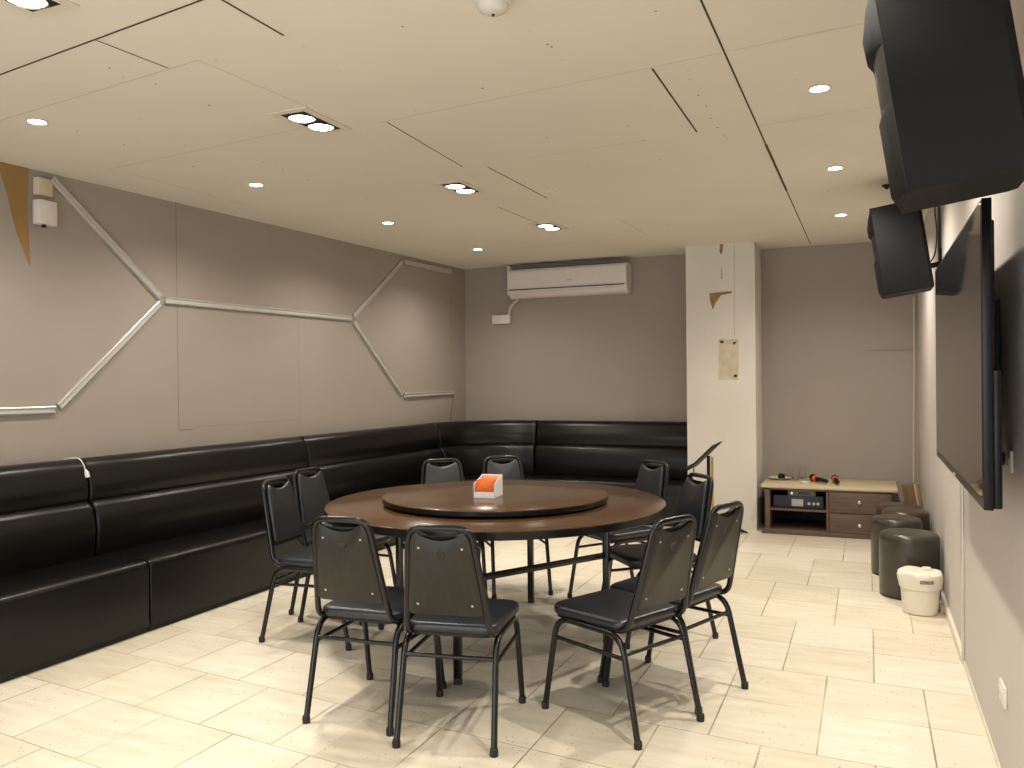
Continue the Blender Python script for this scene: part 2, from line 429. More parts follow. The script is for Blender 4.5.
# skirting and trims on the right wall
struct(MB().b2((XR - 0.018, 4.56, 0), (XR, 7.5, 0.055), 0.003).build('baseboard_right', M['skirt']))
struct(MB().b2((XR - 0.008, YF, 0), (XR, 4.53, 0.018), 0.002).build('baseboard_right_low', M['skirt']))
struct(MB().b2((XR - 0.010, 4.53, 0), (XR, 4.585, 1.40), 0.002).build('trim_1', M['alu']))
struct(MB().b2((XR - 0.012, 5.80, 1.4), (XR, 5.845, ZC), 0.002).build('trim_2', mat('dark_mauve_trim', (0.10, 0.07, 0.07), 0.6)))
struct(MB().b2((0.383, YA - 0.006, 1.62), (0.0, YA, 1.628)).build('trim_3', M['seam_soft']))

# ------------------------------------------------------------ lamps
def spot(name, parent, loc, watts, size_deg, blend, rad, col=WARM):
    l = bpy.data.lights.new(name, 'SPOT'); l.energy = watts; l.spot_size = math.radians(size_deg); l.spot_blend = blend
    l.shadow_soft_size = rad; l.color = col
    o = bpy.data.objects.new(name, l); COL.objects.link(o); o.parent = parent; o.location = loc
    return o
def twin_lamp(x, y, label):
    t = thing('twin_downlight', label, 'ceiling lamp', (x, y, ZC), 0, 'square twin downlights')
    fr = MB(); W, H = 0.105, 0.180
    # white flange with an opening
    for a, b in (((-W, -H), (W, -H + 0.034)), ((-W, H - 0.034), (W, H)), ((-W, -H + 0.034), (-W + 0.038, H - 0.034)), ((W - 0.038, -H + 0.034), (W, H - 0.034))):
        fr.b2((a[0], a[1], -0.006), (b[0], b[1], -0.0005))
    fr.build('flange', M['flange'], t)
    MB().b2((-W + 0.036, -H + 0.032, -0.0045), (W - 0.036, H - 0.032, -0.001)).build('black_plate', M['black'], t)
    for s in (-1, 1):
        MB().lathe([(0.061, -0.004), (0.064, -0.010), (0.061, -0.013), (0.058, -0.010), (0.056, -0.006)], (0, s * 0.072, 0), 32).build('lamp_ring', M['chrome'], t)
        MB().lathe([(0.058, -0.0085), (0.048, -0.0125), (0.024, -0.0145), (0.002, -0.015)], (0, s * 0.072, 0), 32).build('lamp_lens', M['lampglass'], t)
        spot('spot_light', t, (0, s * 0.072, -0.02), SPOT_W, 78, 1.0, 0.05)
    return t
twin_lamp(-2.39, 3.22, 'square twin downlight in the ceiling, largest complete one, above the table front')
twin_lamp(-2.37, 4.73, 'square twin downlight in the ceiling, middle one of the row')
twin_lamp(-2.34, 6.24, 'square twin downlight in the ceiling farthest away, in front of the air conditioner')
twin_lamp(-2.43, 1.74, 'square twin downlight cut off by the top left picture edge')
def led_lamp(x, y, label, watts=LED_W):
    t = thing('round_downlight', label, 'ceiling lamp', (x, y, ZC), 0, 'small round downlights')
    MB().lathe([(0.044, -0.0005), (0.047, -0.004), (0.042, -0.007), (0.037, -0.005)], (0, 0, 0), 32).build('trim_ring', M['whiteplastic'], t)
    MB().lathe([(0.038, -0.0055), (0.028, -0.0075), (0.002, -0.008)], (0, 0, 0), 32).build('diffuser', M['led'], t)
    spot('spot_light', t, (0, 0, -0.012), watts, 150, 0.9, 0.04)
    return t
led_lamp(-3.53, 2.68, 'small round downlight nearest the left picture edge, above the sofa')
led_lamp(-3.465, 4.10, 'small round downlight second along the left row above the sofa')
led_lamp(-3.40, 5.53, 'small round downlight third along the left row, above the hexagon trim')
led_lamp(-3.35, 7.03, 'small round downlight near the back corner, left of the air conditioner')
led_lamp(-0.18, 3.76, 'small round downlight beside the near speaker, nearest of the right row', 96.0)
led_lamp(-0.168, 5.24, 'small round downlight in the middle of the right row', 96.0)
led_lamp(-0.18, 6.78, 'small round downlight farthest along the right row, before the alcove', 96.0)

led_lamp(-0.18, 2.25, 'added small round downlight continuing the right row, just outside the top picture edge', 96.0)  # unseen lamp, added to even out the room's brightness
led_lamp(-0.18, 0.75, 'added small round downlight continuing the right row, above the viewer', 96.0)  # second added lamp, also out of view, brightens the near end

# ------------------------------------------------------------ dining chairs
def build_chair(label):
    t = thing('dining_chair', label, 'chair', (0, 0, 0), 0, 'black dining chairs round the table')
    tm = M['tube']
    for sx in (-1, 1):
        for front in (True, False):
            if front: path = [(sx * .187, .257, 0.012), (sx * .180, .185, .402), (sx * .178, 0.0, .402)]
            else: path = [(sx * .192, -.262, 0.012), (sx * .182, -.175, .402), (sx * .178, 0.0, .402)]
            leg = MB().tube(fillet(path, 0.075), 0.0125, 14).build('leg', tm, t)
            q = path[0]
            MB().lathe([(0.010, -0.012), (0.0155, -0.011), (0.0165, 0.006), (0.0145, 0.018), (0.0125, 0.019)], q, 14).build('rubber_foot', M['rubber'], leg)
    for sx in (-1, 1):
        MB().tube([(sx * .181, .197, .318), (sx * .184, -.195, .318)], 0.0085, 10).build('stretcher', tm, t)
    MB().tube([(-.185, -.192, .335), (.185, -.192, .335)], 0.0085, 10).build('stretcher', tm, t)
    MB().tube([(-.178, .09, .402), (.178, .09, .402)], 0.0085, 10).build('seat_crossbar', tm, t)
    bf = [(-.166, .06, .418), (-.170, -.195, .418), (-.123, -.296, .848), (.123, -.296, .848), (.170, -.195, .418), (.166, .06, .418)]
    MB().tube(fillet(bf, 0.055, 7), 0.0125, 14).build('back_frame', tm, t)
    seat = round_poly([(-.180, -.178), (.180, -.178), (.203, .225), (-.203, .225)], [.05, .05, .085, .085], 6)
    MB_ = MB(); pad(MB_, seat, .416, .458, .018, .012); MB_.build('seat', M['vinyl'], t, ang=60)
    MB().prism(round_poly([(-.165, -.165), (.165, -.165), (.185, .205), (-.185, .205)], .05, 4), .405, .418).build('seat_board', M['black'], t)
    # backrest in the leaning plane
    w = Vector((0, -.101, .430)).normalized(); nrm = Vector((0, .430, .101)).normalized()
    mtx = Matrix(((1, 0, 0, 0), (0, w.y, nrm.y, -.195), (0, w.z, nrm.z, .418), (0, 0, 0, 1)))
    def outline(s0, s1, g, dip):
        hw = lambda s: .170 - .047 * s / .44 - g
        o = [(-hw(s0) + .02, s0), (-hw(s0) + .007, s0 + .004), (-hw(s0), s0 + .015)]
        o += [(-hw(s1 - .04), s1 - .04), (-hw(s1) + .004, s1 - .012), (-hw(s1) + .016, s1)]
        N = 14; x0 = -hw(s1) + .020
        for k in range(N + 1):
            x = x0 + (-2 * x0) * k / N
            o.append((x, s1 - dip * (1 - (x / x0) ** 2)))
        o += [(hw(s1) - .016, s1), (hw(s1) - .004, s1 - .012), (hw(s1 - .04), s1 - .04)]
        o += [(hw(s0), s0 + .015), (hw(s0) - .007, s0 + .004), (hw(s0) - .02, s0)]
        return o[::-1]
    MBp = MB(); pad(MBp, outline(.112, .422, .014, .030), -.002, .030, .012, .006); MBp.xf(mtx); MBp.build('backrest', M['vinyl'], t, ang=60)
    mp = MB(); o2 = outline(.090, .424, .0115, .030)
    mp.rings([[(x, y, -.002) for x, y in o2], [(x, y, -.010) for x, y in o2], [(x, y, -.0125) for x, y in inset2d(o2, .004)]])
    mp.lathe([(.018, -.0125), (.016, -.0155), (.010, -.0145), (.004, -.0135)], (0, .340, 0), 20, cap0=False)
    mp.xf(mtx); bp = mp.build('back_panel', M['backplastic'], t)
    for x, s in ((-.085, .365), (.085, .365), (-.108, .135), (.108, .135)):
        MB().lathe([(.005, -.012), (.0045, -.014), (.002, -.0148)], (x, s, 0), 12).xf(mtx).build('screw', M['screw'], bp)
    return t
chairs = [
    ((-1.953, 3.055), (-.034, .511), 'black dining chair at the front left of the table, back panel facing the viewer'),
    ((-1.522, 3.015), (-.092, .508), 'black dining chair front and centre, its screwed back panel facing the viewer'),
    ((-.957, 3.336), (-.893, .44), 'black dining chair at the right front of the table, whole seat showing from its side'),
    ((-.832, 3.735), (-.93, .36), 'black dining chair at the right of the table, tallest back nearest the tiled aisle'),
    ((-1.085, 4.47), (-.75, -.66), 'black dining chair facing the viewer on the right, in front of the music stand'),
    ((-1.455, 5.09), (-.6, -.8), 'black dining chair behind the right rim of the table, against the back sofa'),
    ((-2.20, 5.11), (.6, -.8), 'dining chair with shining grey back pad behind the orange packets on the table'),
    ((-2.52, 4.81), (.6, -.8), 'dining chair with shining grey back pad, left of the pair behind the table'),
    ((-2.92, 4.22), (1, -.06), 'black dining chair half hidden at the left of the table, behind the leftmost chair'),
    ((-2.765, 3.775), (1, .10), 'black dining chair leftmost at the table, front of its back pad showing'),
]
c0 = None
for (x, y), (fx, fy), lab in chairs:
    if c0 is None: o = c0 = build_chair(lab)
    else: o = copy_tree(c0); o['label'] = lab
    o.location = (x, y, 0); o.rotation_euler = (0, 0, math.atan2(fy, fx) - PI / 2)

# ------------------------------------------------------------ round table
TC = Vector((-1.832, 4.035))
t = thing('round_table', 'large round brown banquet table with black edge and black folding legs', 'table', (TC.x, TC.y, 0))
MB().lathe([(.860, .708), (.890, .709), (.8945, .713), (.8945, .744)], seg=128, cap1=False).build('table_edge', M['edge'], t)
MB().lathe([(.8940, .742), (.8935, .7485), (.891, .750), (.4, .750), (.01, .750)], seg=128, cap0=False).build('tabletop', M['tabletop'], t)
legs = [(.089, -.639), (-.115, .768), (.562, .155), (-.578, -.035)]
for lx, ly in legs:
    lg = MB().box((lx, ly, .37), (.034, .034, .68), .004).build('leg', M['tube'], t)
    MB().lathe([(.014, 0), (.02, .002), (.021, .025), (.017, .032)], (lx, ly, 0), 16).build('rubber_foot', M['rubber'], lg)
def bar(a, b, z, hgt, th, nm):
    a, b = Vector((*a, z)), Vector((*b, z)); d = b - a
    MB().box((a + b) / 2, (d.length, th, hgt), .003, 0, Matrix.Rotation(math.atan2(d.y, d.x), 3, 'Z')).build(nm, M['tube'], t)
bar(legs[0], legs[2], .47, .030, .020, 'crossbar'); bar(legs[1], legs[3], .47, .030, .020, 'crossbar')
bar(legs[0], legs[3], .692, .030, .024, 'top_rail'); bar(legs[1], legs[2], .692, .030, .024, 'top_rail')
t = thing('lazy_susan', 'round brown turntable with black edge on the middle of the table', 'turntable', (TC.x, TC.y - .005, .750))
MB().lathe([(.20, 0), (.20, .012)], seg=48).build('bearing', M['edge'], t)
MB().lathe([(.575, .011), (.594, .012), (.5975, .016), (.5975, .035)], seg=128, cap1=False).build('turntable_edge', M['edge'], t)
MB().lathe([(.5970, .034), (.5955, .0385), (.592, .040), (.3, .040), (.01, .040)], seg=128, cap0=False).build('turntable_top', M['tabletop'], t)

# napkin box with orange packets
t = thing('packet_box', 'small white open card box holding orange packets, on the turntable', 'box', (-1.820, 3.915, .790), .12)
b = MB(); hw, hd = .056, .072
b.b2((-hw, -hd, 0), (hw, hd, .003))
b.b2((-hw, -hd, 0), (hw, -hd + .003, .032)); b.b2((-hw, hd - .003, 0), (hw, hd, .108))
for s in (-1, 1):
    x0, x1 = (s * hw, s * (hw - .003))
    b.rings([[(x0, -hd, 0), (x0, hd, 0), (x0, hd, .108), (x0, hd - .03, .10), (x0, -hd, .075)], [(x1, -hd, 0), (x1, hd, 0), (x1, hd, .108), (x1, hd - .03, .10), (x1, -hd, .075)]])
b.build('card_tray', M['paper'], t, flat=True)
MB().b2((-hw + .006, hd - .012, .02), (hw - .006, hd - .0035, .102)).build('back_card', mat('pale_orange_card', (0.85, 0.50, 0.28), 0.6), t)
def packet(lx, ly, tilt, lab):
    o = bpy.data.objects.new('snack_packet', None)
    mb = MB(); R = []
    for k in range(9):
        v = k / 8; z = .005 + .083 * v; th = .011 * math.sin(PI * min(1, max(0.02, v))) ** .6 + .0012
        wv = .046 + .002 * math.sin(v * 17)
        R.append([(wv * math.cos(a), th * math.sin(a), z) for a in [2 * PI * j / 16 for j in range(16)]])
    mb.rings(R); p = mb.build('tissue_packet', M['orange'])
    bpy.data.objects.remove(o)
    p.matrix_world = Matrix.Translation((-1.820, 3.915, .790)) @ Matrix.Rotation(.12, 4, 'Z') @ Matrix.Translation((lx, ly, .004)) @ Matrix.Rotation(tilt, 4, 'X')
    tag(p, lab, 'packet', 'orange packets in the card box')
packet(0, -.052, 0.10, 'orange packet frontmost in the white box on the turntable')
packet(0, -.020, 0.10, 'orange packet in the middle of the white box on the turntable')
packet(0, .012, 0.10, 'orange packet rearmost in the white box on the turntable')

# ------------------------------------------------------------ sofa run
def xf(y): return -3.722 + .012 * (y - 2.6)
def frame_left(y):
    return Vector((wx(y) + .012, y)), Vector((1, 0)), xf(y) - wx(y) - .012
CC = Vector((-3.21, 7.42)); AX, AY = 0.925, 0.825
def frame_arc(th):                                   # 0 on the left wall, pi/2 on the back wall
    p = CC + Vector((-AX * math.cos(th), AY * math.sin(th)))
    n = Vector((math.cos(th) / AX, -math.sin(th) / AY)).normalized()
    return p, n, 0.545
def frame_back(x): return Vector((x, 8.245)), Vector((0, -1)), 0.55
def rp(c, r, n=6): return round_poly(c, r, n)
def seat_prof(D):
    return rp([(.02, .035), (D, .035), (D, .405), (.02, .400)], [.01, .006, .045, .02])
def back_prof(D):
    return rp([(.01, .39), (.20, .39), (.225, .60), (.175, .722), (.01, .722)], [.02, .03, .09, .06, .02])
def head_prof(D):
    return rp([(.004, .70), (.150, .70), (.165, .80), (.115, .958), (.004, .958)], [.02, .035, .045, .06, .02])
def plinth_prof(D): return [(.04, 0), (D - .02, 0), (D - .02, .05), (.04, .05)]
def sweep(frames, prof, round_r):
    mb = MB(); R = []
    N = len(frames)
    def ring(fr, ins, shift):
        P, n, D = fr; o = prof(D)
        if ins > 0: o = inset2d(o, ins)
        return [Vector((P.x + n.x * a + shift.x, P.y + n.y * a + shift.y, z)) for a, z in o]
    tang0 = (frames[1][0] - frames[0][0]).normalized(); tang1 = (frames[-1][0] - frames[-2][0]).normalized()
    K = 5
    if round_r > 0:
        for k in range(K):
            a = PI / 2 * k / K
            R.append(ring(frames[0], round_r * (1 - math.sin(a)), tang0 * round_r * (1 - math.cos(a))))
    R.append(ring(frames[0], 0, tang0 * round_r))
    for fr in frames[1:-1]: R.append(ring(fr, 0, Vector((0, 0))))
    R.append(ring(frames[-1], 0, -tang1 * round_r))
    if round_r > 0:
        for k in range(1, K + 1):
            a = PI / 2 * k / K
            R.append(ring(frames[-1], round_r * (1 - math.cos(a)), -tang1 * round_r * (1 - math.sin(a))))
    mb.rings(R); return mb
def sofa(label, frames, extra=None):
    m0 = frames[len(frames) // 2][0]
    t = thing('sofa_module', label, 'sofa', (m0.x, m0.y, 0), 0, 'black sofa modules along the walls')
    off = Matrix.Translation((-m0.x, -m0.y, 0))
    sweep(frames, plinth_prof, 0).xf(off).build('plinth', M['plinth'], t)
    sweep(frames, seat_prof, .010).xf(off).build('seat', M['leather'], t, ang=50)
    sweep(frames, back_prof, .020).xf(off).build('backrest', M['leather'], t, ang=50)
    sweep(frames, head_prof, .016).xf(off).build('headrest', M['leather'], t, ang=50)
    if extra: extra(t, off)
    return t
def lin(f, a, b, n): return [f(a + (b - a) * k / n) for k in range(n + 1)]
sofa('black leatherette sofa module nearest the viewer, cut by the left picture edge', lin(frame_left, 1.35, 3.465, 4))
sofa('black leatherette sofa module behind the leftmost chairs, between two seams', lin(frame_left, 3.475, 5.395, 4))
sofa('black leatherette sofa module at the far end of the left wall, before the corner', lin(frame_left, 5.405, 7.41, 4))
def deck(t, off):
    mb = MB(); arc = [frame_arc(PI / 2 * k / 12)[0] for k in range(13)]
    poly = [(p.x - .003, p.y + .003) for p in arc] + [(CC.x, 8.25), (wx(8.25) + .01, 8.25), (wx(7.42) + .01, 7.42)]
    mb.prism(poly, .90, .945).xf(off).build('corner_filler', M['leather'], t)
sofa('curved black corner piece of the sofa under the hexagon trim', [frame_arc(PI / 2 * k / 14) for k in range(15)], deck)
sofa('black leatherette sofa module along the back wall below the air conditioner, left of the pillar', lin(frame_back, -3.20, -1.585, 4))

# white cable end lying over the sofa seam
t = thing('charging_cable', 'white cable with a plug hanging over the seam of the near sofa modules', 'cable', (-4.240, 3.445, .966))
MB().tube(fillet([(-.08, -.03, -.012), (-.04, -.012, .002), (.012, .003, -.002), (.030, .012, -.03), (.046, .016, -.072)], .03), .0038, 10).build('cord', M['whiteplastic'], t)
MB().tube([(.045, .016, -.068), (.050, .017, -.082), (.055, .018, -.112), (.056, .018, -.115)], [.006, .013, .016, .011], 12).build('plug', M['whiteplastic'], t)

# ------------------------------------------------------------ left wall: hexagon strips, boxes
def strip(a, b, label):
    """aluminium profile on the left wall from (y,z) to (y,z)"""
    pa, pb = Vector((wx(a[0]), a[0], a[1])), Vector((wx(b[0]), b[0], b[1]))
    d = (pb - pa); ln = d.length; d.normalize()
    wn = Vector((1, -.27 / 5.36, 0)).normalized(); sdv = wn.cross(d)
    t = thing('wall_trim_strip', label, 'wall trim', pa, 0, 'aluminium strips of the hexagon pattern')
    mb = MB()
    prof = [(-.022, 0), (-.022, .020), (-.016, .024), (-.012, .024), (-.009, .014), (.009, .014), (.012, .024), (.016, .024), (.022, .020), (.022, 0)]
    R = [[d * s + sdv * u + wn * (v + .001) for u, v in prof] for s in (.004, ln - .004)]
    mb.rings(R); mb.build('channel', M['alu'], t, flat=True)
    mb = MB(); mb.rings([[d * s + sdv * u + wn * v for u, v in ((-.0115, .012), (.0115, .012), (.0115, .0185), (-.0115, .0185))] for s in (.006, ln - .006)])
    mb.build('diffuser_cover', M['greycover'], t, flat=True)
strip((3.375, 2.59), (4.135, 1.965), 'silver strip slanting down from the white boxes to the left joint of the trim')
strip((4.130, 1.925), (3.40, 1.265), 'silver strip slanting from the left joint down toward the sofa')
strip((3.38, 1.25), (2.2, 1.26), 'silver strip running level to the left picture edge above the sofa')
strip((4.165, 1.95), (6.195, 1.948), 'long level silver strip linking the two half hexagons')
strip((6.22, 1.965), (7.005, 2.545), 'silver strip rising from the right joint toward the ceiling')
strip((7.03, 2.553), (7.95, 2.555), 'silver strip running level just under the ceiling near the corner')
strip((6.22, 1.93), (6.985, 1.262), 'silver strip falling from the right joint toward the corner sofa')
strip((7.00, 1.25), (7.96, 1.262), 'short level silver strip above the sofa near the back corner')
def wbox(y0, y1, z0, z1, dp): 
    mb = MB(); mb.b2((.004, y0, z0), (dp, y1, z1), .006); return mb
t = thing('junction_box', 'cream junction box high on the left wall beside the plywood wedge', 'box', (wx(3.33), 3.33, 2.525), .0503)
wbox(-.065, .035, -.05, .05, .04).build('cover', M['creamplastic'], t); MB().b2((.001, -.062, -.047), (.006, .032, .047)).build('base', M['whiteplastic'], t)
t = thing('alarm_box', 'white box with a black knob underneath, below the cream box', 'box', (wx(3.34), 3.34, 2.375), .0503)
wbox(-.085, .030, -.068, .07, .065).build('case', M['whiteplastic'], t); MB().lathe([(.010, -.085), (.013, -.08), (.012, -.066)], (.045, -.045, 0), 14).build('knob', M['black'], t)
tag(MB().tube([(wx(7.975) + .006, 7.975, 1.25), (wx(7.95) + .006, 7.95, 1.15), (wx(7.90) + .007, 7.90, 1.0), (wx(7.87) + .02, 7.87, .93)], .006, 8).build('thin_cable', M['seam']),
    'thin dark cable hanging from the hexagon trim to the corner sofa', 'cable')

# ------------------------------------------------------------ air conditioner
t = thing('air_conditioner', 'white split air conditioner high on the back wall', 'air conditioner', (-2.85, YB, 2.40))
W = .645
body = round_poly([(0.0, -.145), (-.12, -.150), (-.20, -.085), (-.215, .135), (-.17, .155), (0.0, .155)], [.004, .03, .05, .03, .02, .004], 5)
mb = MB(); mb.rings([[(sx, a, z) for a, z in body] for sx in (-W + .012, W - .012)]); mb.build('body', M['whiteplastic'], t)
for s in (-1, 1):
    mb = MB(); big = [(a - .003 if a < -.01 else a, z * 1.01) for a, z in body]
    mb.rings([[(s * (W - .014), a, z) for a, z in big], [(s * (W - .003), a, z) for a, z in big], [(s * W, a * .985, z * .985) for a, z in big]])
    mb.build('end_cap', M['whiteplastic'], t)
MB().b2((-W + .02, -.2125, -.068), (W - .022, -.195, -.060)).build('outlet_gap', M['black'], t)
MB().box((0, -.175, -.112), (2 * W - .08, .004, .055), .001, 0, Matrix.Rotation(.72, 3, 'X')).build('louver_flap', M['whiteplastic'], t)
mb = MB()
for k in range(24): mb.b2((-W + .05 + k * .05, -.15, .1555), (-W + .085 + k * .05, -.03, .160))
mb.b2((-W + .03, -.16, .153), (W - .03, -.02, .1565)); mb.build('intake_grille', M['black'], t)
MB().b2((.02, -.2165, .005), (.075, -.2130, .014)).build('badge', M['silver'], t)
t = thing('pipe_cover', 'white vertical pipe casing at the left end of the air conditioner', 'pipe', (-3.545, YB, 0))
mb = MB(); mb.b2((-.022, -.06, 2.30), (.022, -.001, ZC - .003), .008); mb.build('casing', M['whiteplastic'], t)
tag(MB().tube(fillet([(-3.43, 8.19, 2.247), (-3.465, 8.20, 2.225), (-3.535, 8.215, 2.17), (-3.55, 8.215, 2.095)], .04), .017, 12).build('drain_pipe', M['creamplastic']),
    'yellowed bent pipe from the air conditioner to the small wall box', 'pipe')
t = thing('junction_box', 'white rectangular wall box under the left end of the air conditioner', 'box', (-3.645, YB, 2.045))
MB().b2((-.105, -.055, -.048), (.105, -.010, .048), .006).build('cover', M['whiteplastic'], t)
MB().b2((-.100, -.012, -.044), (.100, -.001, .044)).build('base', M['creamplastic'], t)

# smoke detector
t = thing('smoke_detector', 'white round smoke detector on the ceiling at the top picture edge', 'smoke detector', (-1.094, 2.43, ZC))
MB().lathe([(.060, -.001), (.060, -.018), (.056, -.022)], seg=36).build('base', M['whiteplastic'], t)
MB().lathe([(.050, -.020), (.050, -.030), (.044, -.040), (.030, -.048), (.012, -.052), (.004, -.0525)], seg=36).build('dome', M['ceramic'], t)
MB().lathe([(.005, -.052), (.004, -.058)], (0, 0, 0), 10).build('sensor_tip', M['black'], t)

# ------------------------------------------------------------ speakers
def speaker(loc, label):
    t = thing('wall_speaker', label, 'speaker', loc, 0, 'black wall speakers beside the television')
    tau = math.radians(8.2)
    n_ = Vector((-math.cos(tau), 0, -math.sin(tau))); u_ = Vector((-math.sin(tau), 0, math.cos(tau)))
    # local (forward, across, up): origin = rear bottom near edge of the cabinet
    mtx = Matrix(((n_.x, 0, u_.x, 0), (0, 1, 0, 0), (n_.z, 0, u_.z, 0), (0, 0, 0, 1)))
    D, Wd, H = .279, .30, .545
    def sec(ins=0.0): return [(0.02, ins), (D, ins), (D, Wd - ins), (0.02, Wd - ins), (0.0, Wd - .02), (0.0, .02)]
    mb = MB(); o = sec()
    mb.rings([[(a + .006, .5 * Wd + (b - .5 * Wd) * .97, 0) for a, b in o], [(a, b, .012) for a, b in o], [(a, b, H - .012) for a, b in o], [(a + .006, .5 * Wd + (b - .5 * Wd) * .97, H) for a, b in o]])
    mb.xf(mtx); mb.build('cabinet', M['spk'], t)
    # bulging baffle, its outline stepped where the grille sits
    def baf(z0, z1, dpt, ch):
        ap = [(D, 0.002), (D + dpt * .8, .075), (D + dpt, .15), (D + dpt * .8, .225), (D, Wd - .002)]
        return [[(D, b, z0 + ch) if a == D else (a, b, z0 + ch) for a, b in ap], [(a, b, z0 + ch) for a, b in ap], [(a, b, z1) for a, b in ap]]
    def block(levels, name, m):
        mb = MB(); R = []
        for z, dpt in levels:
            R.append([(D - .004, 0.004, z), (D + dpt * .55, .05, z), (D + dpt * .9, .10, z), (D + dpt, .15, z), (D + dpt * .9, .20, z), (D + dpt * .55, .25, z), (D - .004, Wd - .004, z)])
        mb.rings(R); mb.xf(mtx); mb.build(name, m, t)
    block([(.004, .018), (.03, .030), (.215, .030), (.232, .022)], 'lower_baffle', M['spk'])
    block([(.225, .020), (.385, .020)], 'grille', M['grille'])
    block([(.378, .022), (.392, .034), (.44, .036), (.50, .022), (H - .004, .006)], 'upper_baffle', M['spk'])
    mb = MB(); mb.b2((.05, .30 - .002, .36), (.16, .303, .41), .001); mb.xf(mtx); mb.build('side_handle', M['black'], t)
    # bracket to the wall
    br = MB(); br.b2((XR - loc[0] - .012, .10, .06), (XR - loc[0] - .001, .20, .24), .002)
    br.tube([(XR - loc[0] - .01, .15, .15), (-.025, .15, .14)], .016, 12); br.build('wall_bracket', M['black'], t)
    return t
speaker((.368, 2.23, 1.882), 'big black speaker at the top right corner, nearest the viewer')
sp2 = speaker((.375, 5.60, 1.93), 'black speaker hanging beyond the television, farther from the viewer')
tag(MB().tube(fillet([(.40, 5.60, 2.46), (.37, 5.54, 2.40), (.385, 5.53, 2.24), (.375, 5.56, 2.12), (.355, 5.60, 2.08)], .06), .0045, 8).build('speaker_cable', M['black']),
    'thin black cable looping behind the far speaker', 'cable')
tag(MB().lathe([(.03, ZC - .001), (.028, ZC - .01), (.010, ZC - .022), (.006, ZC - .03)], (.12, 5.86, 0), 16).build('ceiling_hook', M['black']), 'small black hook on the ceiling above the far speaker', 'hook')

# ------------------------------------------------------------ television
t = thing('television', 'large black flat television on the right wall, screen seen at a sharp angle', 'television', (.30, 3.58, 1.455))
HY, HZ = .88, .445
mb = MB(); mb.b2((0.0, -HY, -HZ), (.026, HY, HZ), .003); mb.build('panel_frame', M['bezel'], t)
MB().b2((-.0015, -HY + .012, -HZ + .034), (.0005, HY - .012, HZ - .012)).build('screen', M['screen'], t)
MB().b2((.026, -HY + .015, -HZ + .002), (.050, HY - .3, -HZ + .40), .006).build('rear_cover', M['bezel'], t)
MB().b2((.026, -HY + .08, -.05), (.042, HY - .08, HZ - .05), .006).build('rear_cover', M['bezel'], t)
wb = MB(); wb.b2((.104, -.3, -.2), (.119, .3, .2), .002); wb.b2((.040, -.28, -.25), (.106, -.24, .25), .003); wb.b2((.040, .24, -.25), (.106, .28, .25), .003); wb.build('wall_mount', M['black'], t)
MB().b2((-.0012, -.035, -HZ + .004), (.0, .035, -HZ + .012)).build('badge', M['silver'], t)
def outlet(y, z, label):
    t = thing('wall_socket', label, 'socket', (XR, y, z))
    MB().b2((-.010, -.058, -.035), (-.0005, .058, .035), .003).build('plate', M['whiteplastic'], t)
    mb = MB()
    for s in (-.025, .025): mb.b2((-.0125, s - .018, -.016), (-.0095, s + .018, .016), .0015)
    mb.build('socket_face', M['ceramic'], t)
outlet(3.25, .31, 'white wall socket low on the right wall near the floor')
outlet(3.08, 1.12, 'white wall socket with a black plug behind the near edge of the television')
tag(MB().b2((.362, 3.115, 1.10), (.408, 3.155, 1.145), .006).build('power_plug', M['black']), 'black plug in the wall socket behind the television', 'plug')

# ------------------------------------------------------------ media cabinet in the alcove
CX0, CX1, CY0, CY1 = -.852, .178, 7.675, 8.285
t = thing('media_cabinet', 'low brown wood cabinet with cream top in the alcove', 'cabinet', ((CX0 + CX1) / 2, CY0, 0))
O = Vector(((CX0 + CX1) / 2, CY0, 0))
def cb(a, b, bev=.002): return MB().b2(Vector(a) - O, Vector(b) - O, bev)
cb((CX0 - .035, CY0 - .012, .408), (CX1 + .046, CY1, .436), .006).build('top', M['cabtop'], t)
cb((CX0 - .028, CY0 - .006, 0), (CX1 + .02, CY1, .042)).build('plinth', M['cabwood'], t)
cb((CX0, CY0, .042), (CX0 + .042, CY1, .408)).build('side_panel', M['cabwood'], t)
cb((CX1 - .042, CY0, .042), (CX1, CY1, .408)).build('side_panel', M['cabwood'], t)
cb((-.342, CY0, .042), (-.322, CY1 - .02, .408)).build('divider', M['cabwood'], t)
cb((CX0 + .042, CY0 + .01, .208), (-.342, CY1 - .02, .226)).build('shelf', M['cabwood'], t)
cb((CX0 + .02, CY1 - .015, .042), (CX1 - .02, CY1 - .005, .408), 0).build('back_board', M['cabin'], t)
cb((CX0, CY0, .392), (CX1, CY0 + .02, .408)).build('top_rail', M['cabwood'], t)
for z0, z1, kz in ((.214, .389, .316), (.045, .208, .117)):
    dr = cb((-.318, CY0 - .006, z0), (CX1 - .012, CY0 + .35, z1), .003).build('drawer', M['cabwood'], t)
    k = MB().lathe([(.006, 0), (.006, .010), (.015, .014), (.016, .021), (.010, .027), (.003, .028)], (-.075 - O.x, -.006, kz), 18, axis=Matrix.Rotation(PI / 2, 3, 'X')); k.build('knob', M['chrome'], dr)
